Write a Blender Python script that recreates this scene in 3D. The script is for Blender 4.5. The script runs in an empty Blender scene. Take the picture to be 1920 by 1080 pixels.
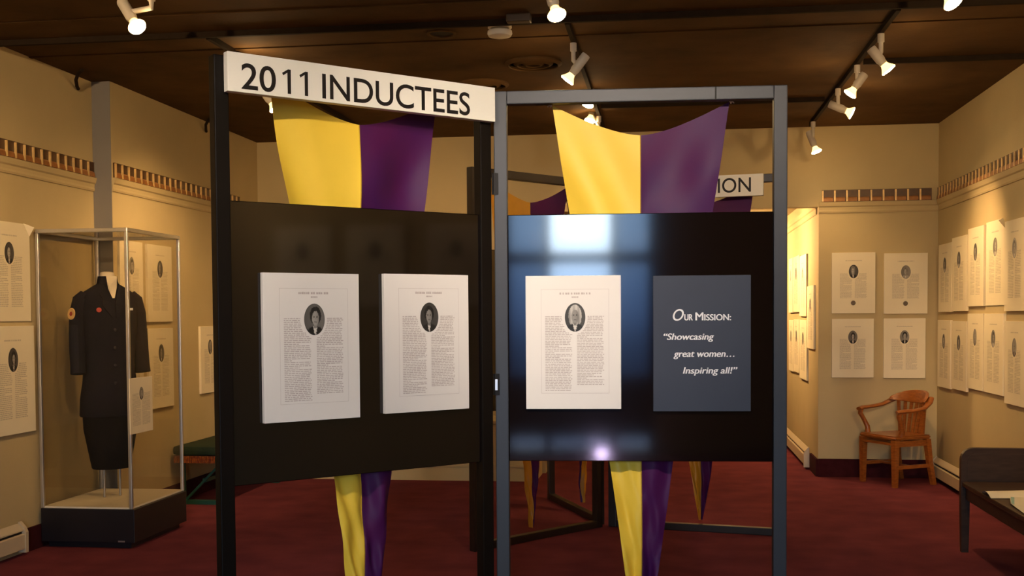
import bpy, bmesh, math, random
from mathutils import Vector, Matrix
R_ = math.radians
scene = bpy.context.scene
COL = scene.collection
rnd = random.Random(7)

# ------------------------------------------------------------------ camera
H = 1.5
FPX, YAW, PITCH, ROLL, CY = 2134.07, 0.1363, -0.0371, -0.0068, 670.55
Fv = Vector((-math.sin(YAW)*math.cos(PITCH), math.cos(YAW)*math.cos(PITCH), math.sin(PITCH)))
R0 = Vector((math.cos(YAW), math.sin(YAW), 0)); U0 = R0.cross(Fv)
Rv = R0*math.cos(ROLL)+U0*math.sin(ROLL); Uv = -R0*math.sin(ROLL)+U0*math.cos(ROLL)
CAM = Vector((0, 0, H))
cd = bpy.data.cameras.new('camera'); cam = bpy.data.objects.new('camera', cd); COL.objects.link(cam)
m = Matrix.Identity(4)
for i in range(3):
    m[i][0] = Rv[i]; m[i][1] = Uv[i]; m[i][2] = -Fv[i]; m[i][3] = CAM[i]
cam.matrix_world = m
cd.sensor_width = 36; cd.lens = FPX/1920*36; cd.shift_y = (CY-540)/1920; cd.clip_start = .05
scene.camera = cam

def ray(x, y): return Fv + Rv*((x-960)/FPX) - Uv*((y-CY)/FPX)
def hit(x, y, n, c):
    r = ray(x, y); n = Vector(n); return CAM + r*((c-n.dot(CAM))/n.dot(r))
def XP(x, y, v): return hit(x, y, (1, 0, 0), v)
def YP(x, y, v): return hit(x, y, (0, 1, 0), v)
def ZP(x, y, v): return hit(x, y, (0, 0, 1), v)

# room numbers (metres)
XL, XL2, XR, D, HC = -4.10, -3.96, 2.411, 10.705, 3.196
YF = -2.6                     # front wall behind the camera
STEP = 7.76                   # where the left wall steps inwards
OX0, OX1, OZ = -1.15, 1.365, 2.47   # opening in the back wall
YE = 14.6                     # end of the passage

# ------------------------------------------------------------------ materials
MATS = {}
def mat(name, col, rough=.6, spec=.5, metal=0, noise=0, nscale=8, bump=0, bscale=60, emit=None, estr=0, col2=None, stretch=None, coat=0, sheen=0):
    if name in MATS: return MATS[name]
    mt = bpy.data.materials.new(name); mt.use_nodes = True
    nt = mt.node_tree; b = nt.nodes['Principled BSDF']
    b.inputs['Base Color'].default_value = (*col, 1); b.inputs['Roughness'].default_value = rough
    b.inputs['Specular IOR Level'].default_value = spec; b.inputs['Metallic'].default_value = metal
    if coat: b.inputs['Coat Weight'].default_value = coat; b.inputs['Coat Roughness'].default_value = .08
    if sheen: b.inputs['Sheen Weight'].default_value = sheen
    tc = nt.nodes.new('ShaderNodeTexCoord'); src = tc.outputs['Object']
    if stretch:
        mp = nt.nodes.new('ShaderNodeMapping'); mp.inputs['Scale'].default_value = stretch
        nt.links.new(src, mp.inputs['Vector']); src = mp.outputs['Vector']
    if noise or col2:
        n = nt.nodes.new('ShaderNodeTexNoise'); n.inputs['Scale'].default_value = nscale; n.inputs['Detail'].default_value = 5
        nt.links.new(src, n.inputs['Vector'])
        r = nt.nodes.new('ShaderNodeValToRGB')
        c2 = col2 or tuple(c*(1-noise) for c in col)
        r.color_ramp.elements[0].position = .32; r.color_ramp.elements[1].position = .68
        r.color_ramp.elements[0].color = (*c2, 1); r.color_ramp.elements[1].color = (*col, 1)
        nt.links.new(n.outputs['Fac'], r.inputs['Fac']); nt.links.new(r.outputs['Color'], b.inputs['Base Color'])
    if bump:
        n2 = nt.nodes.new('ShaderNodeTexNoise'); n2.inputs['Scale'].default_value = bscale; n2.inputs['Detail'].default_value = 3
        nt.links.new(src, n2.inputs['Vector'])
        bp = nt.nodes.new('ShaderNodeBump'); bp.inputs['Strength'].default_value = bump; bp.inputs['Distance'].default_value = .01
        nt.links.new(n2.outputs['Fac'], bp.inputs['Height']); nt.links.new(bp.outputs['Normal'], b.inputs['Normal'])
    if emit:
        b.inputs['Emission Color'].default_value = (*emit, 1); b.inputs['Emission Strength'].default_value = estr
    MATS[name] = mt
    return mt

M_wall = mat('wall_paint', (.56, .455, .255), .75, .3, noise=.07, nscale=2.5, bump=.04, bscale=120)
M_step = mat('wall_step_daylight', (.21, .20, .20), .7, .3, noise=.05, nscale=3)  # wall paint with the step's greyer daylit tone put into the colour
M_ceil = mat('ceiling_brown', (.120, .068, .028), .85, .1, noise=.35, nscale=3, bump=.15, bscale=40)
M_carpet = mat('carpet', (.180, .043, .057), .95, .03, col2=(.125, .030, .044), nscale=3.5, bump=.5, bscale=220)
M_base = mat('carpet_cove', (.055, .010, .014), .95, .1, noise=.3, nscale=20)
M_frdark = mat('frame_brown_black', (.0055, .0035, .0025), .5, .2, noise=.2, nscale=10)
M_frrear = mat('frame_rear_brown', (.016, .010, .007), .38, .6, noise=.2, nscale=10)
M_frdaylit = mat('frame_daylight_blue', (.028, .031, .040), .45, .45, noise=.12, nscale=10)  # dark frame material, bluish daylight put into its base colour
M_panel = mat('gloss_panel', (.0058, .0030, .0023), .07, .62, noise=.05, nscale=3)
M_white = mat('foam_board', (.80, .76, .72), .55, .3, noise=.02, nscale=6)
M_cream = mat('wall_board', (.88, .80, .60), .6, .3, noise=.03, nscale=6)
M_sign = mat('sign_board', (.86, .83, .74), .5, .3, noise=.02, nscale=5)
M_ink = mat('lettering_black', (.012, .010, .010), .5, .3, noise=.1, nscale=30)
M_txt = mat('printed_text', (.56, .49, .46), .7, .2, noise=.15, nscale=400)
M_txt2 = mat('printed_text_pale', (.66, .59, .46), .7, .2, noise=.2, nscale=300)
M_slate = mat('slate_board', (.040, .050, .078), .6, .3, noise=.06, nscale=6)
M_silver = mat('lettering_white', (.82, .82, .84), .5, .3, noise=.04, nscale=60)
M_yel = mat('yellow_satin', (.93, .63, .060), .48, .35, noise=.06, nscale=5, bump=.05, bscale=30)
M_pur = mat('purple_satin', (.075, .007, .066), .50, .2, col2=(.050, .007, .075), nscale=4, bump=.05, bscale=30)
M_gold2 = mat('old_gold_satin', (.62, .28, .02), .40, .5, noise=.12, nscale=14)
M_seam = mat('seam_thread', (.55, .33, .03), .6, .3, noise=.1, nscale=30)
M_cord = mat('white_cord', (.75, .72, .68), .7, .3, noise=.05, nscale=60)
M_alu = mat('aluminium', (.62, .60, .56), .35, .5, metal=.85, noise=.05, nscale=12)
M_caseblk = mat('case_black', (.012, .010, .014), .45, .4, noise=.2, nscale=8)
M_deck = mat('case_deck', (.80, .72, .56), .6, .3, noise=.03, nscale=7)
M_navy = mat('navy_wool', (.009, .009, .018), .85, .2, noise=.15, nscale=14)
M_navy2 = mat('navy_skirt_wool', (.006, .006, .010), .88, .15, noise=.15, nscale=14)
M_navyb = mat('button_navy', (.03, .028, .035), .4, .4, noise=.1, nscale=40)
M_neck = mat('form_linen', (.78, .70, .56), .8, .2, noise=.05, nscale=40)
M_gold = mat('gilt', (.92, .64, .28), .38, .6, metal=.25, noise=.25, nscale=25)
M_gilts = mat('gilt_brown', (.40, .17, .05), .4, .6, metal=.2, noise=.3, nscale=25)
M_giltd = mat('gilt_dark', (.085, .038, .012), .4, .5, metal=.2, noise=.35, nscale=22)
M_patchred = mat('badge_red', (.45, .06, .05), .6, .3, noise=.1, nscale=80)
M_oak = mat('chair_oak', (.36, .110, .018), .32, .5, col2=(.22, .060, .010), nscale=6, stretch=(3, 3, 14), coat=.3)
M_dkwood = mat('bench_dark_wood', (.045, .024, .015), .5, .3, col2=(.026, .013, .009), nscale=5, stretch=(2, 10, 10), coat=.15)
M_paper = mat('paper', (.85, .80, .68), .6, .3, noise=.04, nscale=15)
M_heater = mat('heater_enamel', (.62, .52, .37), .45, .4, noise=.04, nscale=9)
M_slot = mat('heater_slot', (.02, .015, .012), .7, .3, noise=.1, nscale=20)
M_green = mat('green_cushion', (.014, .030, .014), .8, .3, noise=.3, nscale=12, bump=.2, bscale=90)
M_fringe = mat('orange_fringe', (.30, .085, .015), .8, .2, col2=(.10, .012, .008), nscale=40)
M_teal = mat('teal_paint', (.012, .075, .055), .5, .4, noise=.2, nscale=14)
M_track = mat('track_black', (.022, .014, .009), .9, .1, noise=.2, nscale=20)
M_fixt = mat('fixture_white', (.62, .58, .52), .45, .4, noise=.04, nscale=20)
M_detect = mat('detector_plastic', (.75, .70, .60), .45, .4, noise=.03, nscale=20)
M_bulb = mat('lamp_glass', (1, .9, .7), .3, .5, emit=(1, .80, .46), estr=60, noise=.02)
M_reflector = mat('lamp_reflector', (1, .8, .5), .3, .5, emit=(1, .62, .20), estr=3.2, noise=.02)
M_door = mat('door_paint', (.06, .06, .07), .4, .5, noise=.1, nscale=6)

def glass(name, tint, refl):
    mt = bpy.data.materials.new(name); mt.use_nodes = True; nt = mt.node_tree
    nt.nodes.remove(nt.nodes['Principled BSDF'])
    out = nt.nodes['Material Output']
    t = nt.nodes.new('ShaderNodeBsdfTransparent'); t.inputs['Color'].default_value = (*tint, 1)
    g = nt.nodes.new('ShaderNodeBsdfGlossy'); g.inputs['Roughness'].default_value = .03
    lw = nt.nodes.new('ShaderNodeLayerWeight'); lw.inputs['Blend'].default_value = .5
    pw = nt.nodes.new('ShaderNodeMath'); pw.operation = 'POWER'; pw.inputs[1].default_value = 4.5
    nt.links.new(lw.outputs['Facing'], pw.inputs[0])
    fr = nt.nodes.new('ShaderNodeMath'); fr.operation = 'MULTIPLY_ADD'; fr.inputs[1].default_value = .9; fr.inputs[2].default_value = refl
    nt.links.new(pw.outputs[0], fr.inputs[0])
    mx = nt.nodes.new('ShaderNodeMixShader')
    nt.links.new(fr.outputs[0], mx.inputs[0]); nt.links.new(t.outputs[0], mx.inputs[1]); nt.links.new(g.outputs[0], mx.inputs[2])
    nt.links.new(mx.outputs[0], out.inputs['Surface'])
    return mt
M_glass = glass('case_glass', (.86, .84, .79), .035)
M_pane = glass('window_glass', (.95, .97, 1), .04)
M_panetint = glass('window_glass_light_dimmer', (.32, .38, .46), .04)  # tint added to dim and blue the daylight through the sidelights

M_port = bpy.data.materials.new('portrait_print'); M_port.use_nodes = True
_b = M_port.node_tree.nodes['Principled BSDF']; _a = M_port.node_tree.nodes.new('ShaderNodeVertexColor'); _a.layer_name = 'Col'
M_port.node_tree.links.new(_a.outputs['Color'], _b.inputs['Base Color']); _b.inputs['Roughness'].default_value = .5
_b.inputs['Specular IOR Level'].default_value = .3

# ------------------------------------------------------------------ mesh helpers
class MB:
    def __init__(s): s.bm = bmesh.new()
    def box(s, c, d, rot=None, bev=0):
        bm2 = bmesh.new(); bmesh.ops.create_cube(bm2, size=1)
        bmesh.ops.scale(bm2, vec=d, verts=bm2.verts)
        if bev: bmesh.ops.bevel(bm2, geom=bm2.edges[:], offset=min(bev, min(d)*.45), segments=2, affect='EDGES', profile=.6)
        if rot is not None: bmesh.ops.transform(bm2, matrix=rot.to_4x4(), verts=bm2.verts)
        bmesh.ops.translate(bm2, vec=c, verts=bm2.verts)
        s._join(bm2); return s
    def span(s, a, b, bev=0):
        a = Vector(a); b = Vector(b)
        return s.box((a+b)/2, [abs(v) for v in (b-a)], bev=bev)
    def _join(s, bm2):
        me = bpy.data.meshes.new('tmp'); bm2.to_mesh(me); bm2.free(); s.bm.from_mesh(me); bpy.data.meshes.remove(me)
    def bar(s, a, b, w, t, bev=0, up=(0, 0, 1)):
        a = Vector(a); b = Vector(b); z = (b-a).normalized(); u = Vector(up)
        if abs(z.dot(u)) > .98: u = Vector((0, 1, 0))
        x = u.cross(z).normalized(); y = z.cross(x)
        rot = Matrix((x, y, z)).transposed()
        return s.box((a+b)/2, (w, t, (b-a).length), rot, bev)
    def tube(s, pts, rad, n=12, cap=True, flat=1.0):
        pts = [Vector(p) for p in pts]
        rads = rad if isinstance(rad, (list, tuple)) else [rad]*len(pts)
        rings = []; prevx = None
        for i, p in enumerate(pts):
            t = (pts[min(i+1, len(pts)-1)]-pts[max(i-1, 0)]).normalized()
            if prevx is None:
                u = Vector((0, 0, 1)) if abs(t.z) < .9 else Vector((0, 1, 0))
                x = u.cross(t).normalized()
            else: x = (prevx - t*prevx.dot(t)).normalized()
            prevx = x; y = t.cross(x)
            rings.append([s.bm.verts.new(p+(x*math.cos(2*math.pi*k/n)+y*flat*math.sin(2*math.pi*k/n))*rads[i]) for k in range(n)])
        for a, b in zip(rings, rings[1:]):
            for k in range(n): s.bm.faces.new((a[k], a[(k+1) % n], b[(k+1) % n], b[k]))
        if cap:
            s.bm.faces.new(rings[0][::-1]); s.bm.faces.new(rings[-1])
        return s
    def loft(s, rings, cap=True):
        rs = [[s.bm.verts.new(p) for p in r] for r in rings]; n = len(rs[0])
        for a, b in zip(rs, rs[1:]):
            for k in range(n): s.bm.faces.new((a[k], a[(k+1) % n], b[(k+1) % n], b[k]))
        if cap: s.bm.faces.new(rs[0][::-1]); s.bm.faces.new(rs[-1])
        return s
    def lathe(s, prof, c=(0, 0, 0), n=32, axis=None):
        q = Vector((0, 0, 1)).rotation_difference(Vector(axis)).to_matrix() if axis is not None else Matrix.Identity(3)
        c = Vector(c)
        return s.loft([[c+q @ Vector((r*math.cos(2*math.pi*k/n), r*math.sin(2*math.pi*k/n), z)) for k in range(n)] for r, z in prof])
    def poly(s, pts):
        s.bm.faces.new([s.bm.verts.new(p) for p in pts]); return s
    def prism(s, pts, vec):
        v = Vector(vec); a = [s.bm.verts.new(p) for p in pts]; b = [s.bm.verts.new(Vector(p)+v) for p in pts]; n = len(a)
        s.bm.faces.new(a[::-1]); s.bm.faces.new(b)
        for k in range(n): s.bm.faces.new((a[k], a[(k+1) % n], b[(k+1) % n], b[k]))
        return s
    def mesh(s, name, mt, smooth=False):
        bmesh.ops.recalc_face_normals(s.bm, faces=s.bm.faces[:])
        me = bpy.data.meshes.new(name); s.bm.to_mesh(me); s.bm.free()
        me.materials.append(mt)
        if smooth:
            for p in me.polygons: p.use_smooth = True
            try: me.set_sharp_from_angle(angle=R_(40))
            except Exception: pass
        return me
    def build(s, name, mt, parent=None, smooth=False, loc=(0, 0, 0), rotz=0):
        return link(name, s.mesh(name, mt, smooth), parent, loc, rotz)

def link(name, me, parent=None, loc=(0, 0, 0), rotz=0):
    o = bpy.data.objects.new(name, me); COL.objects.link(o)
    o.location = loc; o.rotation_euler = (0, 0, rotz)
    if parent: o.parent = parent
    return o
def empty(name, loc, rotz=0):
    o = bpy.data.objects.new(name, None); COL.objects.link(o); o.location = loc; o.rotation_euler = (0, 0, rotz)
    o.empty_display_size = .1; return o
def tag(o, label, cat, group=None):
    o['label'] = label; o['category'] = cat
    if group: o['group'] = group
    return o
def struct(o): o['kind'] = 'structure'; return o
def copy_tree(o, parent=None):
    c = o.copy(); COL.objects.link(c)
    if parent: c.parent = parent
    for ch in o.children: copy_tree(ch, c)
    return c

def text_mesh(body, mt, x0, x1, zbase, capz, y, shear=0, bold=0, sc=1.0, align=None):
    """lettering in the local XZ plane facing -Y, fitted between x0..x1 with the capitals zbase..capz"""
    cu = bpy.data.curves.new('lettering', 'FONT'); cu.body = body; cu.extrude = .0; cu.offset = bold; cu.shear = shear
    cu.resolution_u = 6
    o = bpy.data.objects.new('lettering_tmp', cu); COL.objects.link(o)
    dg = bpy.context.evaluated_depsgraph_get(); me = bpy.data.meshes.new_from_object(o.evaluated_get(dg))
    bpy.data.objects.remove(o)
    xs = [v.co.x for v in me.vertices]
    a, b = min(xs), max(xs)
    # cap height measured on a capital
    cu2 = bpy.data.curves.new('cap', 'FONT'); cu2.body = 'I'; o2 = bpy.data.objects.new('cap_tmp', cu2); COL.objects.link(o2)
    dg = bpy.context.evaluated_depsgraph_get(); m2 = bpy.data.meshes.new_from_object(o2.evaluated_get(dg)); cap = max(v.co.y for v in m2.vertices)
    bpy.data.objects.remove(o2); bpy.data.meshes.remove(m2)
    for v in me.vertices:
        v.co = Vector((x0+(v.co.x-a)/(b-a)*(x1-x0), y, zbase+v.co.y/cap*(capz-zbase)))
    me.materials.clear(); me.materials.append(mt)
    return me

# ------------------------------------------------------------------ room shell
TH = .12
def wallbox(name, a, b, mt=M_wall): return struct(MB().span(a, b).build(name, mt))
wallbox('floor', (XL-.3, YF-.3, -.1), (XR+.3, YE+.3, 0), M_carpet)
wallbox('ceiling', (XL-.3, YF-.3, HC), (XR+.3, D+TH, HC+.1), M_ceil)
wallbox('wall_left', (XL-TH, YF, 0), (XL, STEP, HC))
wl = wallbox('wall_left_far', (XL-TH, STEP, 0), (XL2, D+TH, HC))
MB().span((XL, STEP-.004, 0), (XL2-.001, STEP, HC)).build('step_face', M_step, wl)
wallbox('wall_right', (XR, YF, 0), (XR+TH, D+TH, HC))
bw = MB().span((XL2, D, 0), (OX0, D+TH, HC)).span((OX1, D, 0), (XR, D+TH, HC)).span((OX0, D, OZ), (OX1, D+TH, HC))
struct(bw.build('wall_back', M_wall))
wallbox('wall_passage_right', (OX1, D+TH, 0), (OX1+TH, YE, 2.75))
wallbox('wall_passage_left', (OX0-TH-1.2, D+TH, 0), (OX0-1.2, YE, 2.75))
wallbox('wall_passage_end', (OX0-1.4, YE, 0), (OX1+TH, YE+TH, 2.75))
wallbox('wall_passage_return', (OX0-1.2, D+TH, 0), (OX0, D+TH+.1, 2.75))
wallbox('ceiling_passage', (OX0-1.4, D+TH, 2.62), (OX1+TH, YE+TH, 2.75), M_wall)

# front wall behind the camera with a glazed entrance (daylight)
GX0, GX1 = -.92, .68
fw = MB().span((XL-TH, YF-TH, 0), (GX0, YF, HC)).span((GX1, YF-TH, 0), (XR+TH, YF, HC)).span((GX0, YF-TH, 2.95), (GX1, YF, HC))
struct(fw.build('wall_front', M_wall))
dr = MB()
for x in (GX0+.03, -.46, .25, GX1-.03): dr.span((x-.035, YF-.09, 0), (x+.035, YF-.02, 2.95))
for a, b in ((0, .07), (2.05, 2.17), (2.88, 2.95), (.2, .85)): dr.span((GX0, YF-.085, a), (GX1, YF-.025, b))
door = struct(dr.build('door_1', M_door))
MB().span((-.44, YF-.06, .85), (.23, YF-.055, 2.05)).span((-.44, YF-.06, 2.17), (.23, YF-.055, 2.88)).span((-.44, YF-.06, .07), (.23, YF-.055, .2)).build('glazing', M_pane, door)
MB().span((GX0+.06, YF-.06, .85), (-.48, YF-.055, 2.88)).span((.27, YF-.06, .85), (GX1-.06, YF-.055, 2.88)).build('side_glazing', M_panetint, door)

# cove bases, cornice mouldings and gilt friezes
def cove(name, a, b): struct(MB().span(a, b).build(name, M_base))
cove('baseboard_left', (XL, 6.75, 0), (XL+.02, STEP-.01, .15))
cove('baseboard_left_far', (XL2, STEP, 0), (XL2+.02, D, .15))
cove('baseboard_back_right', (OX1, D-.02, 0), (XR, D, .165))
cove('baseboard_right', (XR-.02, YF, 0), (XR, D-.03, .15))
cove('baseboard_passage', (OX1-.02, D, 0), (OX1, 11.16, .16))
def cornice(name, axis, fixed, sgn, a, b):
    """moulded ledge below the frieze; axis 'y': runs along Y on wall X=fixed, sgn = into the room"""
    prof = [(0, 2.412), (.008, 2.412), (.012, 2.425), (.010, 2.440), (.012, 2.462), (.022, 2.472), (.026, 2.490), (.030, 2.508), (0, 2.508)]
    if axis == 'y': s = MB().prism([(fixed+sgn*p, a, z) for p, z in prof], (0, b-a, 0))
    else: s = MB().prism([(a, fixed+sgn*p, z) for p, z in prof], (b-a, 0, 0))
    return struct(s.build(name, M_wall))
cornice('trim_1', 'y', XL, 1, YF, STEP-.005); cornice('trim_2', 'y', XL2, 1, STEP, D)
cornice('trim_3', 'x', D, -1, OX1, XR); cornice('trim_4', 'y', XR, -1, YF, D-.06); cornice('trim_5', 'x', D, -1, XL2+.06, OX0)
cornice('trim_6', 'y', OX1, -1, D+TH, YE-.01)
def frieze(name, axis, fixed, sgn, a, b):
    z0, z1 = 2.513, 2.613
    def P(u, p, z): return (fixed+sgn*p, u, z) if axis == 'y' else (u, fixed+sgn*p, z)
    root = struct(MB().span(P(a, .001, z0), P(b, .012, z1)).span(P(a, .001, z1), P(b, .014, z1+.006)).build(name, M_giltd))
    n = max(1, round(abs(b-a)/.1015)); st = (b-a)/n
    blk = MB(); dv = MB()
    for i in range(n):
        u0 = a+st*i; w = st
        # sloping gilt sill in the lower part of each cell
        pts = [P(u0+w*.09, .012, z0), P(u0+w*.09, .024, z0), P(u0+w*.09, .020, z0+.030), P(u0+w*.09, .012, z0+.040)]
        q = P(w*.82, 0, 0); q0 = P(0, 0, 0); vec = Vector(q)-Vector(q0)
        blk.prism(pts, vec)
        dv.span(P(u0+w*.0, .012, z0), P(u0+w*.13, .024, z1))
    blk.build('gilt_sill', M_gilts, root); dv.build('gilt_divider', M_gold, root)
    return root
frieze('trim_7', 'y', XL, 1, 3.5, STEP-.01); frieze('trim_8', 'y', XL2, 1, STEP+.02, D-.5)
frieze('trim_9', 'x', D, -1, 1.39, XR-.06); frieze('trim_10', 'y', XR, -1, 3.5, D-.02)

# thin ceiling battens and the dark tracks
def track(label, pts):
    s = MB()
    for a, b in zip(pts, pts[1:]): s.bar((*a, HC-.018), (*b, HC-.018), .026, .034)
    return tag(s.build('light_track', M_track), label, 'light track', 'black lighting tracks on the ceiling')
track('black light track crossing the whole dark ceiling from wall to wall', [(XL+.03, 6.52), (XR-.03, 6.52)])
track('black light track running back along the left of the ceiling', [(-2.72, 6.56), (-2.72, 10.4)])
track('black light track running back along the middle of the ceiling', [(-.57, 6.56), (-.57, 10.4)])
track('black light track running back along the right of the ceiling', [(1.26, 6.56), (1.26, 10.45)])
track('short black light track from the right track towards the right wall', [(1.30, 7.93), (XR-.03, 7.93)])
track('far black light track crossing the ceiling just before the back wall', [(-.53, 9.25), (1.22, 9.25)])
track('nearest black light track crossing the ceiling above the viewer', [(XL+.03, 1.9), (XR-.03, 1.9)])
track('black light track crossing the ceiling just above the top edge of the picture', [(XL+.03, 5.55), (XR-.03, 5.55)])
for k, y in enumerate((6.12, 6.95)):
    struct(MB().span((XL, y, HC-.007), (XR, y+.03, HC)).build('trim_%d' % (11+k), M_ceil))
bx = MB().span((-.90, 6.40, HC-.045), (-.76, 6.47, HC), .008).build('junction_box', mat('box_brown', (.06, .038, .024), .5, .4, noise=.1)); tag(bx, 'small brown junction box on the ceiling beside the smoke detector', 'junction box')

sd = empty('smoke_detector', (-.968, 6.63, HC)); tag(sd, 'round white smoke detector on the dark ceiling', 'smoke detector')
MB().lathe([(.068, 0), (.070, -.022), (.064, -.026)], n=36).build('base_ring', M_detect, sd, True)
MB().lathe([(.055, -.024), (.055, -.034)], n=36).build('vent_gap', mat('detector_gap', (.3, .26, .2), .6, .3, noise=.1), sd)
MB().lathe([(.062, -.034), (.071, -.040), (.073, -.056), (.066, -.070), (.04, -.077), (.001, -.079)], n=36).build('cover', M_detect, sd, True)
dl = empty('recessed_downlight', (-1.343, 6.779, HC)); tag(dl, 'unlit recessed downlight, a dark round hole in the ceiling', 'downlight')
MB().lathe([(.088, 0), (.090, -.008), (.074, -.010), (.072, 0)], n=36).build('trim_ring', M_ceil, dl, True)
MB().lathe([(.071, -.002), (.001, -.003)], n=36).build('dark_well', M_slot, dl)
for (x, y), lb in (((-.892, 7.658), 'larger brown round ceiling vent with raised rings'), ((-1.34, 8.295), 'farther brown round ceiling vent, half hidden behind the 2011 sign')):
    v = empty('ceiling_vent', (x, y, HC)); tag(v, lb, 'ceiling vent', 'round ceiling vents')
    for r in (.19, .13, .07):
        MB().lathe([(r, 0), (r+.004, -.012), (r-.022, -.026), (r-.026, -.020), (r-.01, 0)], n=40).build('ring', M_ceil, v, True)

# conduit hooks at the top of the left wall
for y, lb, x in ((7.45, 'bent black conduit at the ceiling just before the left wall step', XL), (9.35, 'farther bent black conduit at the top of the left wall', XL2)):
    o = MB().tube([(x+.16, y-.12, HC-.012), (x+.10, y-.06, HC-.02), (x+.05, y, HC-.05), (x+.03, y+.05, HC-.085), (x+.012, y+.10, HC-.09)], .012, 10).build('conduit', M_track, smooth=True); tag(o, lb, 'conduit')

# ------------------------------------------------------------------ track spotlights
def spotlight(label, base, top, bulb, target, energy, angle=70, group='white track spotlights', colr=(1, .60, .25), beam=True):
    """base: point on the track; top / bulb: ends of the lamp tube; target: where the beam goes"""
    b = Vector(base); t = Vector(top)-b; u = Vector(bulb)-b; ax = (u-t).normalized()
    r = empty('track_spotlight', b); tag(r, label, 'spotlight', group)
    mid = t+(u-t)*.45
    MB().tube([(0, 0, -.036), (0, 0, -.085)], .020, 16).build('mount', M_fixt, r, True)
    MB().tube([(0, 0, -.085), (0, 0, min(-.12, mid.z*.8))]+[tuple(mid)], .0135, 12).build('stem', M_fixt, r, True)
    L = (u-t).length
    MB().lathe([(.001, 0), (.026, .003), (.029, .012), (.029, L-.075), (.024, L-.06), (.024, L-.045)], t, 20, ax).build('housing', M_fixt, r, True)
    rf = MB().lathe([(.020, L-.045), (.026, L-.03), (.047, L), (.044, L+.002)], t, 24, ax).build('reflector', M_reflector, r, True)
    MB().lathe([(.0445, L-.002), (.043, L+.006), (.001, L+.011)], t, 24, ax).build('bulb', M_bulb, rf, True)
    if beam:
        ld = bpy.data.lights.new('beam', 'SPOT'); ld.energy = energy; ld.color = colr; ld.spot_size = R_(angle); ld.spot_blend = 1.0; ld.shadow_soft_size = .04
        lo = bpy.data.objects.new('beam', ld); COL.objects.link(lo); lo.parent = r
        lo.location = u+ax*.02; dvec = Vector(target)-(b+u)
        lo.rotation_euler = dvec.to_track_quat('-Z', 'Y').to_euler()
        l2 = bpy.data.lights.new('spill', 'POINT'); l2.energy = 3.5; l2.color = colr; l2.shadow_soft_size = .05
        lp = bpy.data.objects.new('spill', l2); COL.objects.link(lp); lp.parent = r; lp.location = u+ax*.035
    return r
def sp(label, tx, Y, tpx, bpx, dyt, target, e, angle=70):
    T = YP(*tpx, Y+dyt); B = YP(*bpx, Y)
    return spotlight(label, (tx, Y, HC), T, B, target, e, angle)
E1 = 150
sp('white spotlight on the right track, nearest of its row, tilted to the right wall', 1.26, 7.08, (1632, 90), (1666, 131), .0, (XR, 7.6, 1.5), E1)
sp('white spotlight on the right track, second from the front, tilted left', 1.26, 7.94, (1622, 138), (1594, 176), .0, (.3, 8.6, 1.2), E1*.6)
sp('white spotlight on the right track, third from the front, lying almost flat', 1.25, 8.74, (1554, 194), (1597, 212), .02, (XR, 9.4, 1.45), E1*1.3)
sp('white spotlight on the right track, farthest, in front of the back wall', 1.25, 10.2, (1516, 246), (1531, 284), .03, (1.62, D, 1.3), 30, 90)
sp('bright spotlight at the top edge of the picture above the right frame', -.57, 5.55, (1034, -6), (1044, 28), .05, (-2.5, 7.5, .3), E1*.5)
sp('white spotlight on the middle track tilted down to the left above the right frame', -.57, 7.01, (1100, 102), (1064, 150), .0, (-2.6, D, 2.0), E1*.7)
sp('lit spotlight on the middle track seen just under the top rail of the right frame', -.57, 8.6, (1112, 168), (1102, 196), .04, (-2.9, D, 1.6), E1*.7)
sp('lit spotlight on the middle track, lowest, seen just above the yellow banner edge', -.57, 9.6, (1112, 200), (1106, 226), .04, (0, 12.5, 1.0), E1*.6)
sp('large glowing spotlight near the left wall at the top left', -2.60, 5.55, (228, 2), (257, 50), .08, (XL, 6.6, 1.5), E1*.9, 85)
sp('spotlight on the left track half hidden by the left yellow banner', -2.72, 7.75, (497, 176), (516, 203), .0, (XL2, 8.5, 1.5), E1*1.1, 85)
sp('spotlight on the left track whose tip shows above the 2011 sign', -2.72, 7.0, (425, 104), (455, 126), .0, (XL2, 8.0, 1.7), E1*.6, 80)
sp('glowing spotlight cut off by the top edge at the upper right', 1.42, 5.55, (1758, -32), (1787, 5), .05, (XR, 6.6, 1.5), E1*.9, 80)
# lamps added out of view to light the front frames and wash the walls
for x, tgt, e, an in ((-1.4, (-1.2, 4.1, 1.75), 190, 52), (-.1, (-.35, 4.7, 2.15), 220, 52), (.9, (.1, 4.8, 1.85), 110, 54), (1.5, (XR, 3.2, 1.7), 90, 90), (-2.7, (XL, 6.6, 2.75), 520, 62), (1.95, (XR, 7.4, 2.8), 420, 60)):
    d = (Vector(tgt)-Vector((x, 1.9, 2.9))).normalized()
    spotlight('added out-of-view track spotlight on the nearest track, aimed at %s' % {-1.4: 'the 2011 frame', -.1: 'the 2011 sign', .9: 'the mission frame', 1.5: 'the right wall posters', -2.7: 'the left frieze', 1.95: 'the right frieze'}[x],
              (x, 1.9, HC), Vector((x, 1.9, 2.99))-d*.05, Vector((x, 1.9, 2.99))+d*.12, tgt, e, an, colr=(1, .83, .66) if -2 < tgt[0] < 2 else (1, .66, .33))
# lamps of the bright passage behind the back wall
for y, lb in ((11.75, 'nearer'), (13.2, 'farther')):
    d = (Vector((OX1, y, 1.55))-Vector((.35, y, 2.3))).normalized(); q = Vector((.35, y, 2.40))
    spotlight('white track spotlight on the passage ceiling, the %s one' % lb, (.35, y, 2.62), q-d*.06, q+d*.11, (OX1, y-.2, 2.0), 170, 165)

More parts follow.
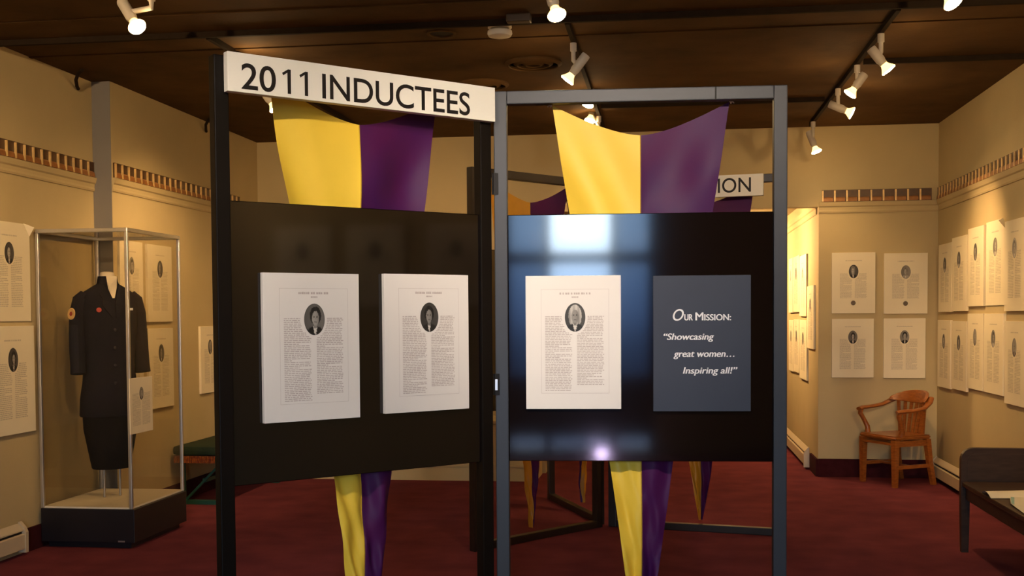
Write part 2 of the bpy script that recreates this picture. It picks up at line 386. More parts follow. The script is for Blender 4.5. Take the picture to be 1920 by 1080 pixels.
# ------------------------------------------------------------------ display frames
FW, FH, PT, PB = 1.217, 2.435, 1.921, .885
def rail_set(root, x0, x1, mt, pw=.055, dp=.05):
    MB().span((x0, -dp/2, 0), (x0+pw, dp/2, FH), .004).build('post', mt, root)
    MB().span((x1-pw, -dp/2, 0), (x1, dp/2, FH), .004).build('post', mt, root)
    MB().span((x0+pw, -dp/2, FH-pw), (x1-pw, dp/2, FH), .004).build('top_rail', mt, root)
    MB().span((x0+pw, -dp/2, 0), (x1-pw, dp/2, .05), .004).build('bottom_rail', mt, root)
    MB().span((x0+pw, -.012, PB), (x1-pw, .012, PT), .003).build('panel', M_panel, root)
def display_frame(loc, rot, x0, x1, mt, label):
    r = empty('display_stand', loc, rot); tag(r, label, 'display stand', 'tall display stands')
    rail_set(r, x0, x1, mt); return r
A1, A2 = .7691, .0554
HXY = Vector((-.7375, 4.7567, 0))
fL = display_frame(HXY, A1, -FW, -.014, M_frdark, 'tall dark brown display stand with glossy black panel under the 2011 sign')
fR = display_frame(HXY, A2, .016, FW+.008, M_frdaylit, 'tall dark display stand, daylight blue painted in, with shiny panel holding the mission sign')
for z in (.35, 1.21, 2.05):
    hb = MB().span((.010, -.0285, z-.045), (.034, -.0255, z+.045)).tube([(.0105, -.0305, z-.045), (.0105, -.0305, z+.045)], .004, 10)
    hb.build('hinge', M_frdark, [c for c in fR.children if c.name.startswith('post')][0])
MB().span((.014, -.029, 1.185), (.026, -.0255, 1.232), .002).build('latch_plate', mat('latch_steel', (.75, .75, .78), .3, .6, metal=.6, noise=.05), [c for c in fR.children if c.name.startswith('post')][0])
MB().span((.93, -.0262, FH-.0545), (.937, -.0255, FH-.001)).build('rail_joint', M_frdark, fR)
ML = Matrix.Translation(HXY) @ Matrix.Rotation(A1, 4, 'Z'); MR = Matrix.Translation(HXY) @ Matrix.Rotation(A2, 4, 'Z')
# rear group of three frames meeting at one centre
C0 = Vector((-.455, 8.06, 0))
AB1, AB2, AB3 = R_(51.2), R_(-11.5), R_(113.5)
fB1 = display_frame(C0, AB1, -FW-.03, -.04, M_frrear, 'rear dark display stand behind the 2011 frame, angled left towards the viewer')
fB2 = display_frame(C0, AB2, .04, FW+.02, M_frrear, 'rear dark display stand with the ION sign, seen through the right frame')
fB3 = display_frame(C0, AB3, .05, FW+.04, M_frrear, 'rearmost dark display stand running back from the centre of the rear group')
MB1 = Matrix.Translation(C0) @ Matrix.Rotation(AB1, 4, 'Z'); MB2 = Matrix.Translation(C0) @ Matrix.Rotation(AB2, 4, 'Z'); MB3 = Matrix.Translation(C0) @ Matrix.Rotation(AB3, 4, 'Z')

# banners ------------------------------------------------------------
def interp(t, tab):
    for (a, va), (b, vb) in zip(tab, tab[1:]):
        if a <= t <= b or t < tab[0][0]: return va+(vb-va)*(t-a)/(b-a)
    return tab[-1][1]
HWT = [(.07, .012), (.397, .070), (.883, .136), (1.4, .205), (1.93, .300), (2.15, .335), (2.30, .357), (2.40, .372)]
def banner(MW, s0, yoff, label, seed, wsc=1.0, ym=M_yel, amp=1.0, flip=False):
    r = empty('pennant_banner', (0, 0, 0)); r.matrix_world = MW @ Matrix.Translation((s0, yoff, .07)); tag(r, label, 'banner', 'yellow and purple pennant banners')
    rg = random.Random(seed); p1, p2, p3 = rg.random()*6, rg.random()*6, rg.random()*6
    NU, NV = 28, 90
    def pt(u, v):
        a = abs(2*u-1)
        zt = 2.252+(2.385-2.252)*(a**1.55)
        z = zt*(1-v)+.07*v
        hw = interp(z, HWT)*wsc
        e = min(1, v*8)
        fold = .010*math.sin(7*u+5.5*v*(1 if u > .5 else -1)+p1)+.008*math.sin(15*u-16*v+p2)+.006*math.sin(44*v+12*u+p3)*max(0, v-.45)*2+.004*math.sin(71*v-25*u+p1)*max(0, v-.45)*2
        diag = .012*math.sin((abs(2*u-1)*4.5+v*20)+p3)*max(0, 1-v*2.4)
        x = (2*u-1)*hw + .0025*math.sin(v*13+p2)*v
        return Vector((x, (fold+diag)*amp*(.4+.6*e), z-.07))
    for nm, u0, u1, mt in (('yellow_half', 0, .5, ym), ('purple_half', .5, 1, M_pur)):
        s = MB(); n2 = NU//2
        g = [[s.bm.verts.new(pt(u0+(u1-u0)*i/n2, j/NV)) for i in range(n2+1)] for j in range(NV+1)]
        for j in range(NV):
            for i in range(n2): s.bm.faces.new((g[j][i], g[j][i+1], g[j+1][i+1], g[j+1][i]))
        s.build(nm, mt, r, True)
    s = MB()
    for u in (0, 1):
        q = pt(u, 0); sx = -1 if u == 0 else 1
        s.tube([q, q+Vector((sx*.012, 0, .012)), q+Vector((sx*.004, 0, .030)), Vector((q.x+sx*.006, q.y-.004, FH-.07-.058))], .0035, 8)
        s.tube([q+Vector((sx*.004, .002, .010)), q+Vector((sx*.020, .004, -.006))], [.005, .002], 8)
    s.build('tie_cord', M_cord, r, True)
    s = MB(); s.tube([pt(.5, j/40)+Vector((0, -.0015, 0)) for j in range(0, 40)], .0022, 6); s.build('seam', M_seam, r, True)
    return r
banner(ML, -.596, .055, 'yellow and purple banner hanging behind the panel of the 2011 frame', 3, amp=1.25)
banner(MR, .628, .055, 'yellow and purple banner hanging behind the panel of the mission frame', 5)
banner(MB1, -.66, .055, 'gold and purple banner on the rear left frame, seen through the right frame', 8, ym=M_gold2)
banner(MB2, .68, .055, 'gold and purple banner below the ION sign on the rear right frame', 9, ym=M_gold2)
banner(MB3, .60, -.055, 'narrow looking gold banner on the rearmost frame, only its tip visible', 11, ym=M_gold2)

# signs --------------------------------------------------------------
def sign(MW, x0, x1, z0, z1, y, label):
    o = MB().span((x0, -.018, z0), (x1, .018, z1), .002).build('sign', M_sign)
    o.matrix_world = MW @ Matrix.Translation((0, y, 0)); tag(o, label, 'sign'); return o
s1 = sign(ML, -1.182, -.020, 2.302, 2.442, -.046, 'long white sign reading 2011 INDUCTEES on top of the left frame')
nL = ML.to_3x3() @ Vector((0, -1, 0)); pL = ML @ Vector((0, -.064, 0))
def onL(zx, zy): return ML.inverted() @ hit(380+zx/3, 60+zy/3, nL, nL.dot(pL))
zb1, zt1 = (onL(480, 342).z+onL(1480, 472).z)/2, (onL(480, 205).z+onL(1480, 348).z)/2
link('lettering', text_mesh('20', M_ink, onL(218, 300).x, onL(412, 300).x, zb1, zt1, -.0188, bold=.010), s1)
ones = MB()
for za, zb_1 in ((446, 495), (543, 591)):
    a, b = onL(za, 220).x, onL(zb_1, 220).x; w1 = .0135; hgt = zt1-zb1
    ones.poly([(b-w1, -.0188, zb1), (b, -.0188, zb1), (b, -.0188, zt1), (b-w1*.8, -.0188, zt1), (a, -.0188, zt1-hgt*.17), (a+.004, -.0188, zt1-hgt*.27), (b-w1, -.0188, zt1-hgt*.14)])
ones.build('lettering', M_ink, s1)
link('lettering', text_mesh('INDUCTEES', M_ink, onL(672, 300).x, onL(1503, 400).x, zb1, zt1, -.0188, bold=.010), s1)
pI = [YP(1342, 366, 7.8), YP(1431, 324, 7.8)]
# fit the ION sign to the rear right frame plane
nrm = MB2.to_3x3() @ Vector((0, -1, 0)); pc = MB2 @ Vector((0, -.046-.018, 0))
def on2(x, y): return MB2.inverted() @ hit(x, y, nrm, nrm.dot(pc))
qa, qb, qc, qd = on2(1431, 325), on2(1431, 366), on2(1346, 360), on2(1408, 335)
zt_, zb_ = qa.z, qb.z
s2 = sign(MB2, qa.x-1.10, qa.x, zb_, zt_, -.046, 'small white sign showing the letters ION on the rear right frame')
link('lettering', text_mesh('ION', M_ink, qc.x, qd.x, on2(1376, 360.5).z, on2(1376, 334).z, -.0188, bold=.006), s2)

# ------------------------------------------------------------------ posters
OVR = {4: dict(hair=.014, face=.33, bg=.13, suit=.012, lean=.10, vneck=.42, hl=0., big=1.1), 12: dict(hair=.016, face=.24, bg=.05, suit=.02, lean=-.03, vneck=.3, hl=0., big=1.05), 33: dict(hair=.42, face=.27, bg=.06, suit=.02, lean=0., vneck=.45, hl=.25, big=1.12)}
def portrait_mesh(seed, rx, rz, tone=1.0):
    g = random.Random(seed)
    hair = g.choice((.02, .03, .06, .16, .28)); face = g.uniform(.28, .5); bg = g.uniform(.03, .16) if g.random() < .7 else g.uniform(.2, .32)
    suit = g.choice((.012, .02, .03, .35)); lean = g.uniform(-.18, .18); big = g.uniform(.85, 1.15); hl = g.uniform(-.1, .25); vneck = g.uniform(.2, .42)
    o_ = OVR.get(seed, {})
    hair, face, bg, suit, lean, vneck, hl, big = [o_.get(k, v) for k, v in (('hair', hair), ('face', face), ('bg', bg), ('suit', suit), ('lean', lean), ('vneck', vneck), ('hl', hl), ('big', big))]
    def col(x, z):
        hx, hz = lean, .12
        c = bg*(1+.25*x)
        if ((x-hx)/((.50+hl*.3)*big))**2+((z-hz-.12+hl*.6)/(.52*big+hl*.9))**2 < 1: c = hair*(.8+.5*max(0, z)+.25*math.sin(x*14))
        if ((x-hx*.6)/.95)**2+((z+1.05)/.62)**2 < 1:
            c = suit
            if abs(x-hx*.7) < vneck*max(0, (z+1.0))*.75+.04: c = .62
        if abs(x-hx) < .16 and -.55 < z < -.1: c = face*.7
        fx, fz = (x-hx)/(.31*big), (z-hz+.05)/(.42*big)
        if fx*fx+fz*fz < 1:
            c = face*(1-.35*max(0, fx))
            if abs(fz-.18) < .12 and .22 < abs(fx) < .62: c *= .35
            if abs(fz+.5) < .07 and abs(fx) < .35: c *= .5
            if abs(fx) < .1 and -.2 < fz < .05: c *= .8
        if x*x+z*z > .86: c = c*.6+.02
        return c
    s = MB(); NR, NS = 22, 56
    me = None
    rings = [[Vector((rx*(r/NR)*math.cos(2*math.pi*k/NS), 0, rz*(r/NR)*math.sin(2*math.pi*k/NS))) for k in range(NS)] for r in range(1, NR+1)]
    verts = [Vector((0, 0, 0))]+[v for rr in rings for v in rr]
    faces = [(0, 1+k, 1+(k+1) % NS) for k in range(NS)]
    for r in range(NR-1):
        for k in range(NS):
            a = 1+r*NS; b = a+NS
            faces.append((a+k, b+k, b+(k+1) % NS, a+(k+1) % NS))
    me = bpy.data.meshes.new('portrait'); me.from_pydata([tuple(v) for v in verts], [], faces); me.materials.append(M_port)
    ca = me.color_attributes.new('Col', 'FLOAT_COLOR', 'POINT')
    for i, v in enumerate(verts):
        c = col(v.x/rx, v.z/rz)*tone
        ca.data[i].color = (c, c*.94, c*.86, 1)
    return me

TXT = {}
def text_columns(key, w, h, rows, mt, x0, x1, ztop, zbot, ovx, ovz, orx, orz, side, seed, fill=.55):
    if key in TXT: return TXT[key]
    g = random.Random(seed); s = MB(); st = (ztop-zbot)/rows
    parabreak = set(g.sample(range(8, rows-4), max(1, rows//14)))
    for i in range(rows):
        z = ztop-st*(i+.5); a, b = x0, x1
        dz = (z-ovz)/(orz*1.18)
        if abs(dz) < 1:
            e = orx*1.22*math.sqrt(1-dz*dz)
            if side < 0: b = min(b, ovx-e)
            else: a = max(a, ovx+e)
        if i in parabreak: b = a+(b-a)*g.uniform(.3, .7)
        b -= g.uniform(0, .08)*(x1-x0)
        x = a
        while x < b-.003:
            wl_ = min(g.uniform(.006, .022), b-x)
            hh = st*fill*g.uniform(.75, 1)/2
            s.poly([(x, 0, z-hh), (x+wl_, 0, z-hh), (x+wl_, 0, z+hh), (x, 0, z+hh)])
            x += wl_+.0028
    TXT[key] = s.mesh('text_column', mt); return TXT[key]
def heading_mesh(key, mt, cx, rows, seed):
    if key in TXT: return TXT[key]
    g = random.Random(seed); s = MB()
    for z, L, hh in rows:
        x = cx-L/2
        while x < cx+L/2-.002:
            w = min(g.uniform(.004, .009), cx+L/2-x)
            s.poly([(x, 0, z-hh), (x+w, 0, z-hh), (x+w, 0, z+hh*g.uniform(.7, 1.2)), (x, 0, z+hh)]); x += w+(.0016 if g.random() < .8 else .006)
    TXT[key] = s.mesh('heading', mt); return TXT[key]

PW, PH = .40, .56
def poster(loc, rotz, w, h, label, group, seed, style='wall', corner=0, seal=False, name='biography_poster', px=0):
    """board with its origin at the middle of its back; faces local -Y"""
    TK = .02
    hw, hh = PW/2, PH/2
    s = MB()
    bm_ = M_white if style == 'front' else M_cream
    if corner:
        c = .055
        pts = [(-hw, 0, -hh), (hw, 0, -hh), (hw, 0, hh-c*1.3), (hw-c, 0, hh), (-hw, 0, hh)]
        s.prism(pts, (0, -.008, 0))
        s.prism([(hw, -.006, hh-c*1.3), (hw-c, -.006, hh), (hw-.012, -.05, hh-.02)], (.003, .0, .003))
        TK = .008
    else:
        s.span((-hw, -TK, -hh), (hw, 0, hh), .0015)
    o = s.build(name, bm_, None); o.location = loc; o.rotation_euler = (0, 0, rotz); o.scale = (w/PW, 1, h/PH)
    tag(o, label, 'poster', group)
    y = -TK-.0008
    ovx, ovz = .008 if style == 'front' else px, .105; orx, orz = (.043, .060) if style == 'front' else (.044, .062)
    p = link('portrait', portrait_mesh(seed, orx, orz, 1.0), o); p.location = (ovx, y-.0002, ovz)
    if style == 'front':
        hm = heading_mesh('hf%d' % seed, M_txt, .008, [(.205, .13, .0042), (.190, .028, .003)], seed)
        c1 = text_columns(('f', seed, 0), w, h, 46, M_txt, -.118, -.004, .112, -.205, ovx, ovz, orx, orz, -1, seed)
        c2 = text_columns(('f', seed, 1), w, h, 44, M_txt, .016, .130, .112, -.180, ovx, ovz, orx, orz, 1, seed+50)
        bl = MB()
        for a, b in (((-.135, .222), (.150, .2232)), ((-.135, -.214), (.150, -.2128)), ((-.135, -.214), (-.1338, .222)), ((.1488, -.214), (.150, .222))):
            bl.poly([(a[0], 0, a[1]), (b[0], 0, a[1]), (b[0], 0, b[1]), (a[0], 0, b[1])])
        link('border_line', bl.mesh('border_line', mat('border_print', (.62, .56, .53), .7, .2, noise=.1, nscale=50)), o).location = (0, y, 0)
    else:
        k = seed % 3
        hm = heading_mesh('hw%d' % k, M_txt2, 0, [(.205, .15, .004)], 70+k)
        bz = -.14 if seal else -.2
        c1 = text_columns(('w', k, 0, seal), w, h, 30, M_txt2, -.125, -.012, .09, bz, ovx, ovz, orx, orz, -1, 20+k)
        c2 = text_columns(('w', k, 1, seal), w, h, 29, M_txt2, .012, .125, .09, bz, ovx, ovz, orx, orz, 1, 30+k)
        if seal:
            link('seal', MB().lathe([(.022, 0), (.020, .0006), (.001, .0008)], n=24, axis=(0, -1, 0)).mesh('seal', mat('seal_print', (.20, .16, .12), .6, .3, noise=.5, nscale=120)), o).location = (-.002, y, -.185)
    for mm in (c1, c2, hm): link(mm.name.split('.')[0], mm, o).location = (0, y, 0)
    return o

# front posters on the frames (facing local -Y of each frame)
def on_frame(MW, rot, x0, x1, z0, z1, **k):
    c = MW @ Vector(((x0+x1)/2, -.0135, (z0+z1)/2))
    return poster(c, rot, x1-x0, z1-z0, style='front', **k)
G1 = 'white biography posters on the front display frames'
on_frame(ML, A1, -1.048, -.651, 1.109, 1.663, label='large white biography poster, left one on the 2011 frame', group=G1, seed=4)
on_frame(ML, A1, -.539, -.141, 1.116, 1.667, label='large white biography poster, right one on the 2011 frame', group=G1, seed=12)
on_frame(MR, A2, .146, .543, 1.107, 1.664, label='large white biography poster on the shiny panel beside the mission sign', group=G1, seed=33)
# mission sign
ms = MB().span((-.20, -.02, -.2815), (.20, 0, .2815), .0015).build('mission_sign', M_slate)
mc = MR @ Vector((.876, -.0135, 1.3785)); ms.location = mc; ms.rotation_euler = (0, 0, A2); tag(ms, 'dark slate board with white mission lettering on the right frame', 'sign')
nR = MR.to_3x3() @ Vector((0, -1, 0)); pR = MR @ Vector((0, -.0345, 0))
def onR(zx, zy):
    v = MR.inverted() @ hit(1220+zx/3.855, 500+zy/3.855, nR, nR.dot(pR)); return v.x-.876, v.z-1.3785
def ml(body, xa, xb, ztop, zbase, heavy=.0011, **k):
    x0, z0 = onR(xa, zbase); x1, _ = onR(xb, zbase); z1 = onR(xa, ztop)[1]
    me = text_mesh(body, M_silver, x0+heavy, x1-heavy, z0, z1, -.0208, **k)
    bm = bmesh.new(); bm.from_mesh(me)
    for dx, dz in ((-heavy, 0), (heavy, 0), (0, heavy*.6)):
        b2 = bmesh.new(); b2.from_mesh(me); bmesh.ops.translate(b2, vec=(dx, -.00005*(1+dz*100), dz), verts=b2.verts)
        t = bpy.data.meshes.new('t'); b2.to_mesh(t); b2.free(); bm.from_mesh(t); bpy.data.meshes.remove(t)
    bm.to_mesh(me); bm.free(); return link('lettering', me, ms)
ml('O', 160, 240, 308, 390, .0006, shear=.3)
ml('UR', 243, 305, 345, 388); ml('M', 323, 382, 332, 388); ml('ISSION:', 387, 582, 345, 388)
ml('\u201cShowcasing', 93, 458, 484, 529, shear=.2)
ml('great women\u2026', 165, 606, 606, 653, shear=.2)
ml('Inspiring all!\u201d', 233, 628, 728, 773, shear=.2)

# back wall posters
GB = 'cream biography posters on the back wall'
for i, (a, b, row, colm, seal) in enumerate((((1560, 474), (1641, 587), 'upper', 'left', True), ((1658, 475), (1739, 588), 'upper', 'right', True),
                                           ((1560, 598), (1638, 708), 'lower', 'left', False), ((1657, 597), (1735, 709), 'lower', 'right', False))):
    P, Q = YP(*a, D-.02), YP(*b, D-.02)
    poster(((P.x+Q.x)/2, D+.0005, (P.z+Q.z)/2), 0, Q.x-P.x, P.z-Q.z, 'cream biography poster on the back wall above the chair, %s %s of four' % (row, colm), GB, 40+i*3+(i == 1), seal=seal)
# right wall posters
GR = 'cream biography posters on the right wall'
rw = [((1760, 460), (1783, 585)), ((1785, 447), (1811, 583)), ((1815, 430), (1843, 574)), ((1846, 418), (1880, 572)), ((1884, 416), (1921, 583)),
      ((1758, 600), (1781, 730)), ((1784, 602), (1811, 735)), ((1814, 588), (1842, 734)), ((1845, 588), (1880, 743)), ((1884, 602), (1920, 765))]
nth = ['nearest the back corner', 'second from the back corner', 'third from the back corner', 'fourth from the back corner', 'cut by the right edge of the picture']
prevY = {0: D-.01, 1: D-.01}
for i, (a, b) in enumerate(rw):
    row = i//5; P, Q = XP(*a, XR-.02), XP(*b, XR-.02)
    y1 = min(P.y, prevY[row]-.012); y0 = Q.y; prevY[row] = y0
    zc = (P.z+Q.z)/2
    poster((XR+.0005, (y0+y1)/2, zc), R_(-90), y1-y0, P.z-Q.z, 'cream poster on the right wall, %s row, %s' % (('upper', 'lower')[row], nth[i % 5]) + (', corner curling' if i == 3 else ''), GR, 60+i*5, corner=(i == 3))
for i, y in enumerate((3.90, 3.31, 2.77)):
    poster((XR+.0005, y, 1.86), R_(-90), .42, .58, 'cream poster on the near right wall, mirrored in the left panel, %s' % ('right image', 'middle image', 'left image')[i], GR, 130+i*3)
# left wall posters
GL = 'cream biography posters on the left wall'
lw = [((-22, 410), (62, 602), XL, 'upper one at the left edge, its corner curling off', 1), ((-20, 612), (68, 807), XL, 'lower one at the left edge beside the glass case', 0),
      ((224, 449), (270, 600), XL2, 'upper one behind the uniform in the glass case', 0), ((276, 457), (324, 603), XL2, 'upper one seen through the right end of the glass case', 0),
      ((226, 613), (271, 762), XL2, 'lower one mostly hidden behind the uniform', 0), ((278, 616), (327, 760), XL2, 'lower one seen through the right end of the glass case', 0),
      ((376, 612), (412, 733), XL2, 'half hidden behind the post of the left frame', 0)]
for i, (a, b, wx, t, cr) in enumerate(lw):
    P, Q = XP(*a, wx+.02), XP(*b, wx+.02)
    y0, y1 = P.y, Q.y
    if wx == XL2: y0 = max(y0, STEP+.02)
    else: y0 = max(y0, 6.36)
    zc = (P.z+Q.z)/2; 
    poster((wx-.0005, (y0+y1)/2, zc), R_(90), y1-y0, P.z-Q.z, 'cream left wall poster, '+t, GL, 170+i*4, corner=cr)
# passage wall posters
GP = 'cream biography posters on the bright passage wall'
pw_ = [((1479, 486), (1486, 586), 'upper row, farthest'), ((1487, 483), (1498, 585), 'upper row, middle'), ((1499, 481), (1511, 593), 'upper row, nearest the opening'),
       ((1479, 600), (1487, 697), 'lower row, farthest'), ((1488, 599), (1498, 700), 'lower row, middle'), ((1499, 600), (1512, 714), 'lower row, nearest the opening'),
       ((1513, 537), (1525, 655), 'single one closest to the room')]
for i, (a, b, t) in enumerate(pw_):
    P, Q = XP(*a, OX1-.02), XP(*b, OX1-.02)
    poster((OX1+.0005, (P.y+Q.y)/2, (P.z+Q.z)/2), R_(-90), min(.6, P.y-Q.y), P.z-Q.z, 'cream poster on the bright passage wall, '+t, GP, 210+i*3)

# ------------------------------------------------------------------ glass display case
cx0, cx1, cy0, cy1, zb, zt = -4.075, -3.44, 6.93, 7.735, .27, 2.055
case = empty('display_case', ((cx0+cx1)/2, (cy0+cy1)/2, 0)); tag(case, 'tall glass display case with aluminium edges on a black base', 'display case')
ex, ey = (cx1-cx0)/2, (cy1-cy0)/2
MB().span((-ex, -ey, .04), (ex+.012, ey, zb-.012), .004).span((-ex+.03, -ey+.04, 0), (ex-.03, ey-.03, .05)).build('base', M_caseblk, case)
MB().span((-ex+.01, -ey+.01, zb-.012), (ex-.01, ey-.01, zb), .002).build('deck', M_deck, case)
for sx in (-1, 1):
    for sy in (-1, 1):
        MB().span((sx*(ex-.011)-.011, sy*(ey-.011)-.011, zb-.01), (sx*(ex-.011)+.011, sy*(ey-.011)+.011, zt), .004).build('corner_post', M_alu, case)
for sy in (-1, 1): MB().span((-ex, sy*(ey-.011)-.011, zt), (ex, sy*(ey-.011)+.011, zt+.026), .005).build('top_edge', M_alu, case)
for sx in (-1, 1): MB().span((sx*(ex-.011)-.011, -ey+.022, zt), (sx*(ex-.011)+.011, ey-.022, zt+.026), .005).build('top_edge', M_alu, case)
for sy in (-1, 1): MB().poly([(-ex+.022, sy*(ey-.011), zb), (ex-.022, sy*(ey-.011), zb), (ex-.022, sy*(ey-.011), zt), (-ex+.022, sy*(ey-.011), zt)]).build('glass_pane', M_glass, case)
for sx in (-1, 1): MB().poly([(sx*(ex-.011), -ey+.022, zb), (sx*(ex-.011), ey-.022, zb), (sx*(ex-.011), ey-.022, zt), (sx*(ex-.011), -ey+.022, zt)]).build('glass_pane', M_glass, case)
MB().poly([(-ex+.022, -ey+.022, zt+.012), (ex-.022, -ey+.022, zt+.012), (ex-.022, ey-.022, zt+.012), (-ex+.022, ey-.022, zt+.012)]).build('glass_top', M_glass, case)
MB().span((ex-.10, -ey-.004, .045), (ex-.055, -ey, .055)).build('lock_plate', M_alu, case)
# placard taped to the outer side of the case
P, Q = XP(243, 710, cx1+.008), XP(287, 806, cx1+.008)
pl = MB().span((cx1+.002, P.y, Q.z), (cx1+.008, Q.y, P.z-.0), .001).build('case_placard', M_cream); tag(pl, 'small cream placard with a portrait on the side of the glass case', 'placard')
po = link('portrait', portrait_mesh(301, .030, .042), pl); po.location = (cx1+.0088, (P.y+Q.y)/2, P.z-.105); po.rotation_euler = (0, 0, R_(90))
w_, h_ = Q.y-P.y, P.z-Q.z
for sd_, nm_ in ((0, 0), (1, 1)):
    tm = text_columns(('pl', sd_), 1, 1, 26, M_txt2, (-.40 if sd_ == 0 else .03)*w_, (-.03 if sd_ == 0 else .40)*w_, P.z-.10, Q.z+.05, 0, P.z-.105, .03, .042, -1 if sd_ == 0 else 1, 400+sd_)
    t_ = link('text_column', tm, pl); t_.location = (cx1+.0085, (P.y+Q.y)/2, 0); t_.rotation_euler = (0, 0, R_(90))

# uniform on a headless form ------------------------------------------
uf = empty('uniform_on_form', (-3.80, 7.36, zb+.002), R_(44)); tag(uf, 'dark navy jacket and skirt on a headless form inside the glass case', 'uniform')
Z0 = zb+.002
def ring(z, rx, ry, cy=0, cx=0, n=28, p=2.3):
    out = []
    for k in range(n):
        a = 2*math.pi*k/n; c, s_ = math.cos(a), math.sin(a)
        out.append(Vector((cx+rx*math.copysign(abs(c)**(2/p), c), cy+ry*math.copysign(abs(s_)**(2/p), s_), z-Z0)))
    return out
jk = MB().loft([ring(.83, .195, .135), ring(.84, .200, .140), ring(.95, .195, .137), ring(1.06, .178, .125), ring(1.18, .166, .116), ring(1.32, .178, .122), ring(1.46, .192, .130, -.005),
                ring(1.56, .196, .120), ring(1.635, .192, .100), ring(1.68, .160, .082), ring(1.715, .105, .068), ring(1.735, .068, .060, .004), ring(1.745, .060, .056, .006)])
jk = jk.build('jacket', M_navy, uf, True)
MB().loft([ring(.47, .122, .105), ring(.475, .126, .109), ring(.60, .150, .120), ring(.74, .176, .130), ring(.88, .182, .126)]).build('skirt', M_navy2, uf, True)
for sx in (-1, 1):
    MB().tube([(sx*.150, 0, 1.660-Z0), (sx*.178, 0, 1.625-Z0), (sx*.197, .004, 1.53-Z0), (sx*.206, -.002, 1.40-Z0), (sx*.212, -.012, 1.28-Z0), (sx*.216, -.03, 1.18-Z0), (sx*.218, -.04, 1.125-Z0)],
              [.040, .056, .060, .057, .054, .050, .051], 18).build('sleeve', M_navy, jk, True)
# collar and lapels
cl = MB()
cl.loft([ring(1.725, .074, .068, .006), ring(1.785, .060, .056, .012), ring(1.780, .052, .048, .012), ring(1.73, .06, .055, .008)], cap=False)
cl.build('collar', M_navy, jk, True)
for sx in (-1, 1):
    MB().prism([(sx*.012, -.131, 1.50-Z0), (sx*.075, -.118, 1.585-Z0), (sx*.070, -.105, 1.63-Z0), (sx*.085, -.088, 1.66-Z0), (sx*.052, -.068, 1.735-Z0), (sx*.012, -.115, 1.60-Z0)], (0, -.008, 0)).build('lapel', M_navy, jk)
MB().prism([(-.030, -.064, 1.785-Z0), (.042, -.064, 1.785-Z0), (.034, -.085, 1.71-Z0), (.008, -.118, 1.635-Z0), (-.006, -.118, 1.635-Z0), (-.024, -.085, 1.70-Z0)], (0, -.004, 0)).build('shirt_front', M_neck, jk)
MB().loft([ring(1.73, .050, .046, .008), ring(1.79, .049, .046, .010), ring(1.812, .044, .040, .012), ring(1.818, .02, .018, .012)]).build('neck_stump', M_neck, jk, True)
for z in (1.42, 1.30, 1.18, 1.06): MB().lathe([(.011, 0), (.010, .004), (.001, .006)], (0, -.142 if z > 1.35 else -.13, z-Z0), 14, (0, -1, 0)).build('button', M_navyb, jk, True)
# sleeve emblem, badges
em = MB().lathe([(.040, 0), (.034, .004), (.026, .003)], (-.252, -.026, 1.53-Z0), 24, (-.92, -.38, .1)); em.build('sleeve_emblem', M_gold, jk, True)
MB().lathe([(.025, .0), (.001, .004)], (-.2535, -.026, 1.53-Z0), 20, (-.92, -.38, .1)).build('emblem_centre', M_patchred, jk, True)
MB().lathe([(.017, 0), (.015, .003), (.001, .004)], (-.10, -.128, 1.555-Z0), 18, (-.2, -1, .2)).build('badge', M_patchred, jk, True)
MB().box((.105, -.125, 1.56-Z0), (.045, .006, .016)).build('badge', M_silver, jk)
for x, y in ((-.05, 0), (.06, .01)): MB().tube([(x, y, 0), (x, y, .47-Z0+.02)], .0085, 12).build('support_rod', M_alu, uf, True)

# ------------------------------------------------------------------ baseboard heaters
def heater(label, fixed, sgn, y0, y1):
    r = empty('baseboard_heater', (fixed, (y0+y1)/2, 0)); tag(r, label, 'heater', 'cream baseboard heaters'); L = (y1-y0)/2
    def pr(pts, a, b): return MB().prism([(sgn*p, a, z) for p, z in pts], (0, b-a, 0))
    pr([(.022, .03), (.066, .045), (.066, .135), (.056, .140), (.022, .140)], -L+.03, L-.03).build('front_panel', M_heater, r)
    pr([(.022, .150), (.038, .150), (.058, .158), (.058, .166), (.024, .205), (.022, .205)], -L+.03, L-.03).build('top_cover', M_heater, r)
    pr([(.022, .140), (.046, .140), (.046, .150), (.022, .150)], -L+.03, L-.03).build('slot', M_slot, r)
    for a in (-L, L-.03):
        pr([(.021, .02), (.072, .02), (.074, .15), (.062, .178), (.030, .214), (.021, .214)], a, a+.03).build('end_cap', M_heater, r)
heater('cream baseboard heater on the left wall at the lower left corner', XL, 1, 3.2, 6.70)
heater('cream baseboard heater on the right wall between the armchair and dark bench', XR, -1, 7.65, 10.62)
heater('cream baseboard heater in the bright passage left of the armchair', OX1, -1, 11.18, 14.3)
# low counter along the back wall
lc = empty('low_counter', (-2.35, 10.40, 0)); tag(lc, 'low tan painted counter against the back wall, seen below the left panel', 'counter')
MB().span((-1.15, -.24, 0), (1.17, .26, .52)).build('cabinet', M_wall, lc)
MB().span((-1.15, -.262, .125), (1.17, -.24, .15), .004).span((-1.15, -.252, 0), (1.17, -.24, .125)).build('plinth_moulding', M_wall, lc)
MB().span((-1.18, -.27, .52), (1.19, .27, .55), .006).build('counter_top', M_wall, lc)

# ------------------------------------------------------------------ oak armchair
ch = empty('armchair', (1.985, 10.34, 0), R_(-60)); tag(ch, 'oak armchair with curved bentwood back in the back right corner', 'chair')
